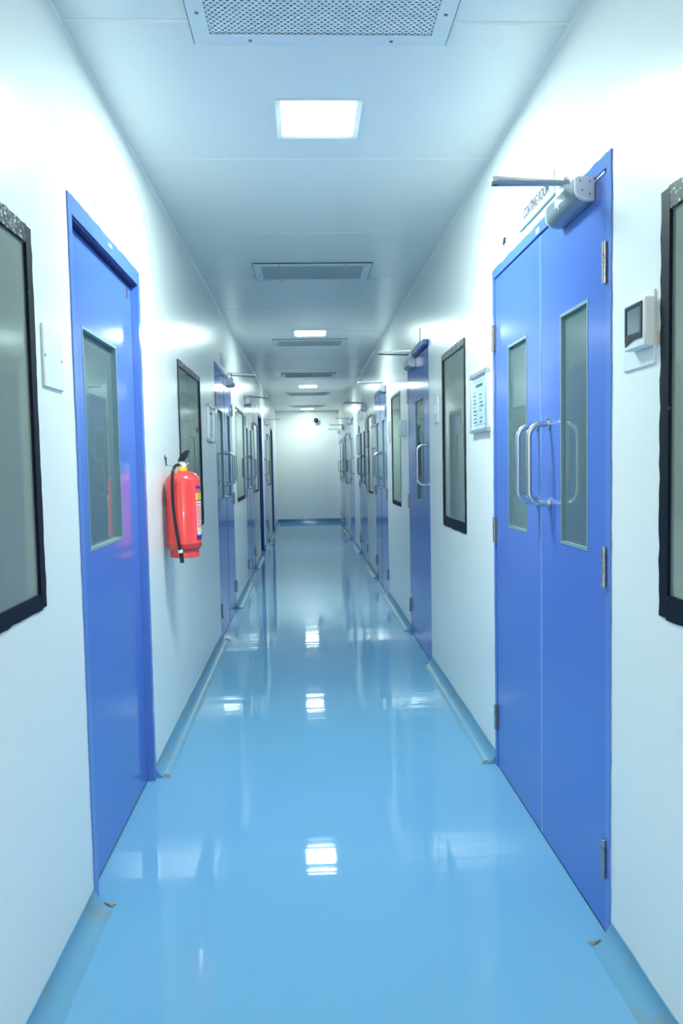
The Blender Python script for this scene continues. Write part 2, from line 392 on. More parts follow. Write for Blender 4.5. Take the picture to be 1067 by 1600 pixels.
window(6, 'R', WR[0], 'large black-edged window cut by the right edge of the photo, beside the wall controller', 0.034, 0.05)
window(7, 'R', WR[1], 'black-edged window on the right between the notice board and the blue single door', 0.024, 0.05)
window(8, 'R', WR[2], 'slim window with a black lower edge, beyond the blue single door on the right', 0.010, 0.03, ragged=0.001, bold=False)
window(9, 'R', WR[3], 'thin distant window between the two far double doors on the right', 0.010, 0.018, ragged=0.001, bold=False)
window(10, 'R', WR[4], 'farthest window on the right wall', 0.010, 0.018, ragged=0.001, bold=False)

# ------------------------------------------------------------------ doors
def hinge(root, side, u, z0, z1, s, v=0.0):
    """butt hinge: knuckle barrel of five segments with end caps and a narrow plate"""
    x = X(side, v+0.008); bm = bmesh.new(); n = 5; h = (z1-z0)/n
    prof = [(0.004, 0)]
    for k in range(n):
        prof += [(0.0066, k*h+0.001), (0.0066, (k+1)*h-0.001)]
        if k < n-1: prof += [(0.0054, (k+1)*h-0.0005), (0.0054, (k+1)*h+0.0005)]
    prof += [(0.004, n*h)]
    lathe(bm, (x, u, z0), prof, 12)
    o = link('hinge', bm, M['hinge'], root, smooth=True)
    bm = bmesh.new(); a, b = sorted((u, u+s*0.014)); sbox(bm, side, a, b, v+0.001, v+0.0035, z0+0.003, z1-0.003)
    link('hinge_plate', bm, M['hinge'], o)
    return o

def dhandle(root, side, u, v=0.0, z0=1.117, z1=1.367, so=0.066, r=0.0092):
    bm = bmesh.new(); R = 0.040; pts = [(v+0.004, z0)]
    for i in range(9):
        a = PI/2*i/8; pts.append((v+so-R+R*math.sin(a), z0+R-R*math.cos(a)))
    for i in range(9):
        a = PI/2*i/8; pts.append((v+so-R+R*math.cos(a), z1-R+R*math.sin(a)))
    pts.append((v+0.004, z1))
    tube(bm, [(X(side, a), u, b) for a, b in pts], r, 14)
    o = link('handle', bm, M['steel'], root, smooth=True)
    for z in (z0, z1):
        bm = bmesh.new(); tube(bm, [(X(side, v+0.0005), u, z), (X(side, v+0.005), u, z)], 0.0185, 20); link('handle_rose', bm, M['steel'], o, smooth=True)
    return o

def closer(root, side, ua, ub, up_, ue, v0=0.0, ve=0.227, us=None, z=1.925, lift=0.105):
    """surface door closer: ua..ub body, up_ pivot, ue elbow position along the wall, ve reach of the elbow"""
    bm = bmesh.new(); D = 0.052; H = 0.062
    prof = [(0.0, 0.0), (0.018, 0.0)] + [(0.018+(D-0.018)*math.sin(PI/2*i/7), 0.030-0.030*math.cos(PI/2*i/7)) for i in range(1, 8)] + [(D, H-0.006), (D-0.006, H), (0.0, H)]
    near, far = min(ua, ub), max(ua, ub)
    prism(bm, prof, lambda a, b: (X(side, v0+0.001+a), near+0.012, z+b), lambda a, b: (X(side, v0+0.001+a), far-0.012, z+b))
    body = link('closer_body', bm, M['closer'], root, bevel=0.0012)
    for e0, e1 in ((near, near+0.0125), (far-0.0125, far)):
        bm = bmesh.new(); prism(bm, [(a*0.98, b*0.98+0.0006) for a, b in prof], lambda a, b: (X(side, v0+0.001+a), e0, z+b), lambda a, b: (X(side, v0+0.001+a), e1, z+b))
        link('end_cap', bm, M['closercap'], body, bevel=0.001)
    bm = bmesh.new()
    for a, b in ((0.014, 0.016), (0.034, 0.026), (0.014, 0.048), (0.040, 0.050)):
        tube(bm, [(X(side, v0+a), near-0.0012, z+b), (X(side, v0+a), near+0.002, z+b)], 0.0026, 8)
    link('adjusting_screws', bm, M['screw'], body)
    uc = (near+far)/2
    bm = bmesh.new()   # raised triangle and dot emblem on the body's front
    prism(bm, [(uc-0.040, z+0.030), (uc+0.034, z+0.057), (uc+0.034, z+0.030)], lambda a, b: (X(side, v0+D+0.0005), a, b), lambda a, b: (X(side, v0+D+0.0018), a, b))
    tube(bm, [(X(side, v0+D-0.004), uc+0.004, z+0.026), (X(side, v0+D+0.002), uc+0.004, z+0.024)], 0.0055, 12)
    link('emblem', bm, M['closercap'], body)
    bm = bmesh.new(); lathe(bm, (X(side, v0+0.028), up_, z+H), [(0.011, 0), (0.011, 0.010), (0.0075, 0.012), (0.0075, lift-H-0.002), (0.010, lift-H), (0.010, lift-H+0.008)], 14)
    link('pivot', bm, M['closercap'], body, smooth=True)
    us = up_+0.05 if us is None else us
    za = z+lift
    E = Vector((X(side, ve), ue, za))
    def bar(p, q, wd, th, nm, m):
        p, q = Vector(p), Vector(q); d = (q-p).normalized(); s_ = d.cross(Vector((0, 0, 1))).normalized(); bm = bmesh.new()
        pts = []
        for i in range(7): a = -PI/2-PI*i/6; pts.append(p+(d*math.cos(a)+s_*math.sin(a))*wd/2)
        for i in range(7): a = PI/2-PI*i/6; pts.append(q+(d*math.cos(a)+s_*math.sin(a))*wd/2)
        lo = [bm.verts.new(x_-Vector((0, 0, th/2))) for x_ in pts]; hi = [bm.verts.new(x_+Vector((0, 0, th/2))) for x_ in pts]
        bm.faces.new(lo[::-1]); bm.faces.new(hi)
        for i in range(14): bm.faces.new((lo[i], lo[(i+1) % 14], hi[(i+1) % 14], hi[i]))
        return link(nm, bm, m, root)
    a1 = bar((X(side, v0+0.028), up_, za-0.006), E-Vector((0, 0, 0.006)), 0.022, 0.008, 'closer_arm', M['closer'])
    a2 = bar(E+Vector((0, 0, 0.008)), (X(side, v0+0.022), us, za+0.008), 0.018, 0.007, 'closer_forearm', M['closercap'])
    bm = bmesh.new(); lathe(bm, (E.x, E.y, za-0.010), [(0.006, 0), (0.009, 0.003), (0.009, 0.017), (0.005, 0.022)], 12); link('elbow_pin', bm, M['closercap'], a1, smooth=True)
    bm = bmesh.new(); zf = 1.99
    sbox(bm, side, us-0.022, us+0.022, v0+0.004, v0+0.008, zf-0.012, za+0.008); sbox(bm, side, us-0.013, us+0.013, v0+0.007, v0+0.034, za-0.004, za+0.003)
    link('arm_bracket', bm, M['closercap'], root)
    return body

def leaf(root, side, u0, u1, v0, z1, panel, m, th=0.04, gz=(1.003, 1.682), gr=0.009):
    bm = bmesh.new(); hole = (panel[0], panel[1], gz[0], gz[1]) if panel else None
    frame_holes(bm, side, u0, u1, v0-th, v0, 0.006, z1, hole)
    lf = link('leaf', bm, m, root, bevel=0.001)
    if panel:
        a0, a1 = panel; b0, b1 = gz
        bm = bmesh.new(); frame_holes(bm, side, a0-0.001, a1+0.001, v0-gr-0.006, v0+0.0012, b0-0.001, b1+0.001, (a0+0.007, a1-0.007, b0+0.008, b1-0.008)); link('glazing_bead', bm, M['bead'], lf)
        bm = bmesh.new(); sbox(bm, side, a0+0.002, a1-0.002, v0-gr-0.005, v0-gr, b0+0.002, b1-0.002); link('vision_pane', bm, M['dglass'], lf)
    return lf

def door(idx, side, u0, u1, label, double=True, rec=0.0, hinge_side='near', seam=None, panels=None, handles=(), lock=False, header=None, fw=0.030, fdepth=0.004, hz=((0.155, 0.26), (0.925, 1.03), (1.69, 1.795)), leafhinges=True):
    fm = M['navyframe'] if rec > 0.04 else M['frame']  # darker blue frame on the deeply recessed doors
    if u0 > 4: fdepth = 0.0008
    root = empty('door_%d' % idx, (X(side, 0), (u0+u1)/2, 0), label, 'door', kind='structure')
    # frame: two jambs and a head, each ragged where the paint was cut in
    for nm, edge, a in (('jamb', 'near', (u0-0.002, u0+fw, 0.0, DH)), ('jamb', 'far', (u1-fw, u1+0.002, 0.0, DH)), ('door_head', 'top', (u0+fw, u1-fw, DH-(0.034 if rec == 0 else 0.052), DH+0.002))):
        bm = bmesh.new(); jag(bm, side, *a[:2], a[2], a[3], -0.098, fdepth, edge, 0.0022 if u0 < 4 else 0.001, 0.04); link(nm, bm, fm, root)
    ztop = DH-(0.034 if rec == 0 else 0.052)
    bm = bmesh.new(); sbox(bm, side, u0+fw-0.004, u1-fw+0.004, -rec-0.058, -rec-0.045, 0, ztop+0.004)
    if rec == 0 and double is False or double: pass
    a0, a1 = u0+fw+0.003, u1-fw-0.003
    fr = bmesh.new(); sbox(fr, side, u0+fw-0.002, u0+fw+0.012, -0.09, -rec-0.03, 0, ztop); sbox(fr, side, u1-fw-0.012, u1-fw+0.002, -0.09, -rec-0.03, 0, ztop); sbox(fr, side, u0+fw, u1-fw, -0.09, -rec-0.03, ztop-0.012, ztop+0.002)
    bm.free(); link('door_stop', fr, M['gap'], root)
    leaves = []; g_ = 0.016 if rec else 0.005
    if rec: SB('door_seal', side, u0+fw, u1-fw, -rec-0.02, -0.002, ztop-0.006, ztop-0.0005, M['shade_navy'], root)  # navy strip stands for the shade under the door head
    if double:
        s = seam if seam else (a0+a1)/2
        leaves.append(leaf(root, side, a0, s-0.0015, -rec, ztop-0.005, panels[0] if panels else (a0+0.15, s-0.16), M['door']))
        leaves.append(leaf(root, side, s+0.0015, a1, -rec, ztop-0.005, panels[1] if panels else (s+0.16, a1-0.15), M['door']))
        SB('meeting_strip', side, s-0.004, s+0.0005, -rec, -rec+0.0012, 0.01, ztop-0.006, M['worn'] if u0 < 4 else M['gap'], leaves[0])
        for z0, z1 in hz:
            hinge(root, side, a0-0.004, z0, z1, 1, -rec+0.001); hinge(root, side, a1+0.004, z0, z1, -1, -rec+0.001)
    else:
        leaves.append(leaf(root, side, a0, a1, -rec, ztop-0.008, panels[0] if panels else (a0+0.2, a1-0.2), M['door'], gr=g_))
        if leafhinges:
            for z0, z1 in hz:
                if hinge_side == 'near': hinge(root, side, a0-0.004, z0, z1, 1, -rec+0.001)
                else: hinge(root, side, a1+0.004, z0, z1, -1, -rec+0.001)
    SB('threshold_gap', side, u0+fw, u1-fw, -rec-0.04, -rec-0.001, 0.0003, 0.0065, M['gap'], root)
    for h in handles: dhandle(root, side, h, -rec)
    if lock:
        s = seam if seam else (a0+a1)/2
        bm = bmesh.new(); x = -rec
        lathe(bm, (X(side, x), s-0.03, 1.02), [(0.016, 0), (0.016, 0.006*(1 if side == 'L' else -1)), (0.011, 0.009*(1 if side == 'L' else -1)), (0.010, 0.026*(1 if side == 'L' else -1))], 16, 'x')
        lk = link('lock', bm, M['steel'], root, smooth=True)
        bm = bmesh.new(); sbox(bm, side, s-0.034, s-0.026, x+0.026, x+0.0275, 1.008, 1.032); link('key_slot', bm, M['gap'], lk)
    return root, leaves

# right wall
r, lv = door(1, 'R', 1.875, 3.055, 'large bright blue double door in the right foreground under the room sign', seam=2.445, panels=((2.035, 2.255), (2.60, 2.84)), handles=(2.358, 2.480), fw=0.026)
closer(r, 'R', 1.985, 2.235, 2.125, 2.128, 0.0, 0.227, 2.16, 1.924, 0.100)
SB('paper_sticker', 'R', 2.445, 2.478, 0.004, 0.0048, 1.982, 1.998, M['lwhite'], r)
bm = bmesh.new(); sbox(bm, 'R', 1.915, 2.03, 0.0005, 0.0035, 1.968, 1.972); link('scratch_strip', bm, M['alu'], r)
r, lv = door(2, 'R', 4.66, 5.60, 'blue single door half way down on the right, hinged on its far side', double=False, hinge_side='far', panels=((4.88, 5.24),), handles=(4.735,), fw=0.024)
closer(r, 'R', 5.20, 5.45, 5.40, 5.345, 0.0, 0.234, 5.30, 1.91, 0.115)
SB('head_cover', 'R', 4.68, 5.20, 0.004, 0.030, 1.982, 2.012, M['frame'], r, 0.002)
r, lv = door(3, 'R', 7.08, 8.30, 'third door on the right, a blue double door with a lock below its handles', seam=7.68, handles=(7.60, 7.76), lock=True, fw=0.022)
closer(r, 'R', 7.14, 7.38, 7.26, 7.27, 0.0, 0.243, 7.33, 1.93, 0.10)
r, lv = door(4, 'R', 9.45, 10.70, 'fourth door on the right, a distant pale-reflecting double door with lock', seam=10.07, handles=(9.99, 10.15), lock=True, fw=0.022)
closer(r, 'R', 9.51, 9.75, 9.62, 9.54, 0.0, 0.26, 9.70, 1.93, 0.10)
r, lv = door(5, 'R', 11.85, 12.90, 'fifth door on the right, a single door with one pull handle', double=False, hinge_side='far', handles=(11.95,), fw=0.022)
closer(r, 'R', 12.55, 12.80, 12.70, 12.60, 0.0, 0.24, 12.62, 1.93, 0.10)
r, lv = door(6, 'R', 14.55, 15.75, 'sixth door on the right, a far double door next to the farthest window', seam=15.15, handles=(15.07, 15.23), fw=0.022)
closer(r, 'R', 14.61, 14.86, 14.72, 14.7, 0.0, 0.26, 14.8, 1.93, 0.10)
r, lv = door(7, 'R', 16.02, 16.72, 'last small single door on the right, touching the end wall', double=False, hinge_side='far', handles=(16.12,), fw=0.02)
closer(r, 'R', 16.40, 16.65, 16.5, 16.4, 0.0, 0.25, 16.42, 1.93, 0.10)
# left wall
r, lv = door(8, 'L', 2.15, 3.04, 'recessed bright blue single door in the left foreground with a dark vertical strip', double=False, rec=0.025, panels=((2.335, 2.745),), fw=0.030, leafhinges=False)
SB('grip_strip', 'L', 2.232, 2.262, -0.0255, -0.0235, 1.087, 1.380, M['strip'], r)
SB('latch_plate', 'L', 2.935, 2.955, -0.0255, -0.023, 1.895, 1.94, M['hinge'], r)
SB('paper_sticker', 'L', 2.580, 2.622, 0.004, 0.0048, 1.985, 1.995, M['lwhite'], r)
r, lv = door(9, 'L', 5.50, 6.70, 'blue double door on the left just past the small notice board', seam=6.13, handles=(6.05, 6.21), lock=True, fw=0.024)
closer(r, 'L', 6.38, 6.62, 6.50, 6.64, 0.0, 0.216, 6.44, 1.93, 0.10)
r, lv = door(10, 'L', 8.15, 9.35, 'second double door on the left, far down with paired pull handles', seam=8.75, handles=(8.67, 8.83), lock=True, fw=0.024)
closer(r, 'L', 8.32, 8.57, 8.45, 8.75, 0.0, 0.223, 8.52, 1.93, 0.10)
r, lv = door(11, 'L', 10.50, 11.38, 'dark blue recessed doorway far down the left wall', double=False, rec=0.05, leafhinges=False, fw=0.03)
r, lv = door(12, 'L', 11.90, 12.85, 'distant left single door with one pull handle, hinged far side', double=False, hinge_side='far', handles=(12.02,), fw=0.022)
closer(r, 'L', 12.5, 12.75, 12.62, 12.67, 0.0, 0.22, 12.56, 1.93, 0.10)
r, lv = door(13, 'L', 14.20, 15.08, 'last recessed dark blue doorway on the left near the end wall', double=False, rec=0.05, leafhinges=False, fw=0.03)

# ------------------------------------------------------------------ ceiling lights and vents
VX = 0.072
lamp_mats = {}
def ceiling_light(y, strength, label):
    root = empty('ceiling_light', (VX, y, ZC), label, 'ceiling light', 'square ceiling light panels')
    h = 0.146; d = 0.127
    bm = bmesh.new()
    zs_ = (ZC, ZC-0.007)
    o4 = [(-h, -h), (h, -h), (h, h), (-h, h)]; i4 = [(-d, -d), (d, -d), (d, d), (-d, d)]
    A = [[bm.verts.new((VX+a, y+b, z)) for a, b in o4] for z in zs_]; B = [[bm.verts.new((VX+a, y+b, z)) for a, b in i4] for z in (ZC, ZC-0.005)]
    for k in range(4):
        n = (k+1) % 4
        bm.faces.new((A[0][k], A[0][n], A[1][n], A[1][k])); bm.faces.new((A[1][k], A[1][n], B[1][n], B[1][k])); bm.faces.new((B[1][k], B[1][n], B[0][n], B[0][k])); bm.faces.new((B[0][k], B[0][n], A[0][n], A[0][k]))
    link('light_frame', bm, M['white'], root)
    if strength not in lamp_mats: lamp_mats[strength] = mat('led_diffuser_%d' % strength, (0.9, 0.95, 1), 0.4, emit=(LAMP if y > 0 else LAMP_NEAR, strength))
    bm = bmesh.new(); wbox(bm, VX-d+0.0005, VX+d-0.0005, y-d+0.0005, y+d-0.0005, ZC-(0.0045 if y < 5 else 0.0082), ZC-0.001); link('diffuser', bm, lamp_mats[strength], root)
ll = ['square ceiling light behind the viewer, out of the picture', 'largest square ceiling light, between the two nearest ceiling grilles', 'second square ceiling light, just before the third grille', 'third lit ceiling panel, small and distant', 'farthest lit ceiling panel, beside the end wall']
for (y, s), lb in zip(LAMPS, ll): ceiling_light(y, s, lb)

def perf_sheet(wx, wy, px=0.0182, py=0.0205, r=0.0047):
    """perforated sheet: rhombic cells, each with an octagonal hole"""
    bm = bmesh.new(); nx = int(wx/px); ny = int(wy/py); cache = {}
    def V(x, y):
        k = (round(x, 5), round(y, 5))
        if k not in cache: cache[k] = bm.verts.new((x, y, 0))
        return cache[k]
    for s in (0, 1):
        for i in range(-nx//2, nx//2+1):
            for j in range(-ny//2, ny//2+1):
                cx, cy = (i+0.5*s)*px, (j+0.5*s)*py
                if abs(cx)+px/2 > wx/2+1e-6 or abs(cy)+py/2 > wy/2+1e-6: continue
                co = [(px/2, 0), (px/4, py/4), (0, py/2), (-px/4, py/4), (-px/2, 0), (-px/4, -py/4), (0, -py/2), (px/4, -py/4)]
                out = [V(cx+a, cy+b) for a, b in co]
                inn = [bm.verts.new((cx+r*math.cos(PI/4*k), cy+r*0.82*math.sin(PI/4*k), 0)) for k in range(8)]
                low = [bm.verts.new((q.co.x, q.co.y, 0.0016)) for q in inn]
                for k in range(8):
                    n = (k+1) % 8
                    bm.faces.new((out[k], out[n], inn[n], inn[k])); bm.faces.new((inn[k], inn[n], low[n], low[k]))
    me = bpy.data.meshes.new('perforated_sheet'); bm.to_mesh(me); bm.free(); me.materials.append(M['whitemetal']); return me
PERF = perf_sheet(0.645, 0.345)
def vent(y, label, wx=0.716, wy=0.425):
    root = empty('ceiling_vent', (VX, y, ZC), label, 'air vent', 'perforated ceiling air grilles')
    zf = ZC-0.007; bm = bmesh.new()
    h, k, d, e = wx/2, wy/2, 0.645/2-0.012, 0.345/2-0.012
    o4 = [(-h, -k), (h, -k), (h, k), (-h, k)]; i4 = [(-d, -e), (d, -e), (d, e), (-d, e)]
    A = [[bm.verts.new((VX+a, y+b, z)) for a, b in o4] for z in (ZC, zf)]; B = [[bm.verts.new((VX+a, y+b, z)) for a, b in i4] for z in (zf+0.002, zf)]
    for q in range(4):
        n = (q+1) % 4
        bm.faces.new((A[0][q], A[0][n], A[1][n], A[1][q])); bm.faces.new((A[1][q], A[1][n], B[1][n], B[1][q])); bm.faces.new((B[1][q], B[1][n], B[0][n], B[0][q]))
    link('vent_flange', bm, M['whitemetal'], root, bevel=0.0008)
    o = bpy.data.objects.new('perforated_sheet', PERF); C.objects.link(o); o.parent = root; o.location = (0, 0, -0.0048); o['_o'] = tuple(root['_o'])
    if y > 3: o.material_slots[0].link = 'OBJECT'; o.material_slots[0].material = M['perf_grey']  # greyer sheet on every vent past the first
    bm = bmesh.new(); wbox(bm, VX-d-0.004, VX+d+0.004, y-e-0.004, y+e+0.004, ZC-0.0022, ZC-0.0005); link('vent_cavity', bm, M['cavity'], root)
    bm = bmesh.new()   # dark rim standing for the shade line around the flange
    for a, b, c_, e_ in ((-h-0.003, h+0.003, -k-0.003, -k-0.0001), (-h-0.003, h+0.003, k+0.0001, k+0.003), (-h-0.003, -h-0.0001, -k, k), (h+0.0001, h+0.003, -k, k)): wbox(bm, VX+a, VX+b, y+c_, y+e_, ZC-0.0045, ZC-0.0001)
    link('rim_shade', bm, M['gap' if y > 4 else 'jointd'] if y > 2.1 else M['cavity'], root)
    for sx, sy in ((-0.2, -1), (0.2, -1), (-0.2, 1), (0.2, 1), (-1, 0.06), (1, 0.06)):
        x = VX+(sx if abs(sx) < 1 else sx*0.333); yy = y+(sy*(wy/2-0.022) if abs(sy) == 1 else sy)
        bm = bmesh.new(); lathe(bm, (x, yy, zf-0.0025), [(0.002, 0), (0.0052, 0.0012), (0.0058, 0.003)], 12); link('screw', bm, M['screw'], root, smooth=True)
vl = ['nearest perforated ceiling air grille, cut by the top edge of the photo', 'second perforated air grille, between the two nearest lights', 'third perforated air grille, right behind the second ceiling light', 'fourth air grille, a flat sliver before the third light', 'fifth distant air grille beyond the third light', 'farthest air grille, just before the last ceiling light']
for y, lb in zip((2.045, 4.838, 7.58, 10.26, 12.95, 15.60), vl): vent(y, lb)

# ------------------------------------------------------------------ fire extinguisher
EX, EY = -0.5465, 3.42
ext = empty('fire_extinguisher', (EX, EY, 0.855), 'red fire extinguisher with black hose hanging on the left wall', 'fire extinguisher')
bm = bmesh.new(); R_ = 0.0765
prof = [(0.060, 0.0), (0.0635, 0.001), (0.0635, 0.026), (0.061, 0.029), (0.061, 0.031), (0.066, 0.034), (0.0725, 0.041), (R_, 0.052), (R_, 0.060), (R_+0.0012, 0.0615), (R_+0.0012, 0.064), (R_, 0.066), (R_, 0.335)]
for i in range(1, 9):
    a = PI/2*i/8; prof.append((0.020+(R_-0.020)*math.cos(a), 0.335+0.048*math.sin(a)))
prof.append((0.018, 0.385)); lathe(bm, (EX, EY, 0.855), prof, 56); link('cylinder', bm, M['red'], ext, smooth=True)
bm = bmesh.new(); lathe(bm, (EX, EY, 1.238), [(0.0185, 0), (0.021, 0.002), (0.021, 0.016), (0.016, 0.019)], 28); link('collar', bm, M['yellow'], ext, smooth=True)
bm = bmesh.new(); lathe(bm, (EX, EY, 1.256), [(0.013, 0), (0.013, 0.006), (0.018, 0.008), (0.018, 0.022), (0.012, 0.026)], 20)
tube(bm, [(EX, EY, 1.268), (EX-0.012, EY-0.022, 1.268)], 0.009, 12); tube(bm, [(EX, EY, 1.268), (EX+0.03, EY-0.004, 1.270)], 0.006, 10)
valve = link('valve', bm, M['brass'], ext, smooth=True)
bm = bmesh.new(); lathe(bm, (EX+0.012, EY-0.020, 1.264), [(0.010, 0), (0.010, 0.004)], 18, 'y'); link('pressure_gauge', bm, M['lwhite'], valve, smooth=True)
def lever(pts, wd, name):
    bm = bmesh.new(); up_ = []; n = len(pts)
    rows = []
    for i, (a, b, t, w_) in enumerate(pts):
        rows.append([bm.verts.new((EX+a+dx*t, EY+dy*w_, b+dz*t)) for dx, dy, dz in ((-0.5, -1, 0.5), (-0.5, 1, 0.5), (0.5, 1, -0.5), (0.5, -1, -0.5))])
    for i in range(n-1):
        for q in range(4): bm.faces.new((rows[i][q], rows[i][(q+1) % 4], rows[i+1][(q+1) % 4], rows[i+1][q]))
    bm.faces.new(rows[0]); bm.faces.new(rows[-1][::-1]); return link(name, bm, M['black'], ext, bevel=0.0015)
lever([(-0.012, 1.276, 0.012, 0.011), (0.000, 1.290, 0.020, 0.011), (0.011, 1.306, 0.019, 0.011), (0.020, 1.320, 0.013, 0.011), (0.036, 1.330, 0.006, 0.010)], 0.01, 'squeeze_lever')
lever([(-0.014, 1.272, 0.010, 0.010), (0.004, 1.277, 0.009, 0.010), (0.022, 1.274, 0.007, 0.010)], 0.01, 'carry_handle')
hp = [(-0.010, 1.266, -0.030), (-0.020, 1.262, -0.052), (-0.027, 1.240, -0.080), (-0.0305, 1.205, -0.088), (-0.0315, 1.155, -0.088), (-0.031, 1.10, -0.088), (-0.027, 1.04, -0.087), (-0.020, 0.985, -0.088), (-0.013, 0.935, -0.088), (-0.007, 0.895, -0.087), (-0.003, 0.868, -0.087)]
pts = []
for i in range(len(hp)-1):
    p0, p1, p2, p3 = (Vector(hp[max(i-1, 0)]), Vector(hp[i]), Vector(hp[i+1]), Vector(hp[min(i+2, len(hp)-1)]))
    for k in range(4):
        t = k/4; pts.append(0.5*((2*p1)+(p2-p0)*t+(2*p0-5*p1+4*p2-p3)*t*t+(3*p1-p0-3*p2+p3)*t**3))
pts.append(Vector(hp[-1]))
bm = bmesh.new(); tube(bm, [(EX+a, EY+c, b) for a, b, c in pts], 0.0074, 12); hose = link('hose', bm, M['rubber'], ext, smooth=True)
bm = bmesh.new(); tube(bm, [(EX-0.0045, EY-0.087, 0.885), (EX+0.001, EY-0.087, 0.838)], 0.0096, 14, radii=None); link('nozzle', bm, M['rubber'], hose, smooth=True)
bm = bmesh.new(); tube(bm, [(EX-0.0066, EY-0.0873, 0.895), (EX-0.0046, EY-0.087, 0.882)], 0.0104, 14); link('hose_clip', bm, M['lwhite'], hose, smooth=True)
def wrap(name, a0, a1, z0, z1, m, parent, rr=R_+0.0006, n=10):
    bm = bmesh.new(); lo, hi, lo2, hi2 = [], [], [], []
    for i in range(n+1):
        a = math.radians(a0+(a1-a0)*i/n)
        for lst, r_, z in ((lo, rr, z0), (hi, rr, z1), (lo2, rr-0.0005, z0), (hi2, rr-0.0005, z1)): lst.append(bm.verts.new((EX+r_*math.cos(a), EY+r_*math.sin(a), z)))
    for i in range(n): bm.faces.new((lo[i], lo[i+1], hi[i+1], hi[i])); bm.faces.new((lo2[i], hi2[i], hi2[i+1], lo2[i+1]))
    for i in (0, n): bm.faces.new((lo[i], hi[i], hi2[i], lo2[i]))
    return link(name, bm, m, parent, smooth=True)
lab1 = wrap('label_band', -36, 60, 1.160, 1.171, M['navy'], ext)
wrap('label_square', -36, 5, 1.111, 1.140, M['yellow'], ext)
bm = bmesh.new()
for k in range(20):
    a = 2*PI*k/20; a2 = 2*PI*(k+1)/20
    q = []
    for rad, ang in ((0.011, a), (0.011, a2), (0.0075, a2), (0.0075, a)):
        th = math.radians(-18)+rad*math.cos(ang)/R_
        q.append(bm.verts.new((EX+(R_+0.0014)*math.cos(th), EY+(R_+0.0014)*math.sin(th), 1.1255+rad*math.sin(ang))))
    bm.faces.new(q)
link('label_ring', bm, M['ink'], ext)
z = 1.103
for k in range(15):
    a = -34
    h = random.choice((0.004, 0.006, 0.008)); m = M['lwhite']
    while a < 30:
        w_ = random.uniform(4, 11); wrap('label_print', a, a+w_, z-h, z, m, ext, n=3); a += w_+random.uniform(2, 4)
    z -= h+0.0045
wrap('label_foot', -36, 40, 0.933, 0.952, M['navy'], ext)
wrap('label_logo', -30, -8, 0.955, 0.972, M['lwhite'], ext)
wrap('label_block', -34, -14, 0.976, 0.985, M['yellow'], ext)
bm = bmesh.new(); sbox(bm, 'L', EY+0.005, EY+0.035, 0.0, 0.004, 1.08, 1.16); sbox(bm, 'L', EY+0.008, EY+0.032, 0.003, 0.0115, 1.10, 1.14)
link('wall_bracket', bm, M['screw'], ext)
hk = empty('wall_hook', (XL, 3.47, 1.28), 'small dark hook and wire on the wall left of the extinguisher', 'hook')
bm = bmesh.new(); tube(bm, [(XL, 3.475, 1.303), (XL+0.006, 3.475, 1.300), (XL+0.006, 3.475, 1.270), (XL+0.010, 3.474, 1.264)], 0.0026, 8); sbox(bm, 'L', 3.469, 3.481, 0, 0.002, 1.290, 1.312); link('hook', bm, M['black'], hk)
bm = bmesh.new(); tube(bm, [(XL+0.010, 3.473, 1.266), (XL+0.03, 3.46, 1.262), (EX-0.02, 3.42, 1.262)], 0.0007, 6); link('wire', bm, M['screw'], hk)

# ------------------------------------------------------------------ notice boards
def notice(side, u0, u1, z0, z1, label, lines=True, group=None):
    root = empty('notice_board', (X(side, 0), (u0+u1)/2, z0), label, 'notice board', group)
    t = 0.020; d = 0.017; f = 0.018
    SB('backing', side, u0+0.004, u1-0.004, 0.0, 0.008, z0+0.004, z1-0.004, M['alud'], root)
    for a in ((u0, u0+f, z0+f, z1-f), (u1-f, u1, z0+f, z1-f), (u0+f, u1-f, z0, z0+f), (u0+f, u1-f, z1-f, z1)): SB('rail', side, a[0], a[1], 0.0, t, a[2], a[3], M['alu'], root, 0.003)
    for a in (u0, u1-f-0.003):
        for b in (z0, z1-f-0.003): SB('corner_cap', side, a-0.001, a+f+0.004, 0.0, t+0.0015, b-0.001, b+f+0.004, M['alud'], root, 0.003)
    sh = SB('sheet', side, u0+f-0.001, u1-f+0.001, 0.008, 0.0105, z0+f-0.001, z1-f+0.001, M['paper'], root)
    if lines:
        bm = bmesh.new(); s = 1 if side == 'L' else -1
        L0 = (u0+f+0.014) if side == 'L' else (u1-f-0.014); Wd = (u1-u0-2*f-0.028); top = z1-f
        def dash(x0, x1, zz, h):
            a, b = sorted((L0+s*x0*Wd, L0+s*x1*Wd)); sbox(bm, side, a, b, 0.0104, 0.0109, zz-h/2, zz+h/2)
        dash(0, 1, top-0.022, 0.0015)
        x = 0.22
        while x < 0.74: dash(x, x+0.05, top-0.040, 0.013); x += 0.065
        for row in range(9):
            zz = top-0.064-row*0.0165
            if zz < z0+f+0.022: break
            x = 0.0
            for word in range(1 if row in (0, 6) else 2):
                x = 0.0 if word == 0 else 0.5
                for q in range(random.randint(2, 5)): dash(x, x+0.045, zz+random.uniform(-0.001, 0.001), random.uniform(0.004, 0.008)); x += 0.06
        dash(0, 1, z0+f+0.016, 0.0015)
        link('print', bm, M['ink'], sh)
    return root
notice('R', 3.112, 3.415, 1.380, 1.640, 'aluminium-framed notice board with pale blue sheet, left of the nearest right-hand double door')
notice('L', 5.00, 5.30, 1.420, 1.668, 'notice board seen edge-on between the extinguisher window and left double door')
notice('R', 8.36, 8.55, 1.42, 1.68, 'small framed notice just beyond the third right-hand door', lines=False)
notice('R', 9.27, 9.40, 1.46, 1.66, 'narrow framed notice just before the fourth right-hand door', lines=False)
notice('R', 10.78, 11.02, 1.40, 1.68, 'framed notice just beyond the fourth right-hand door', lines=False)

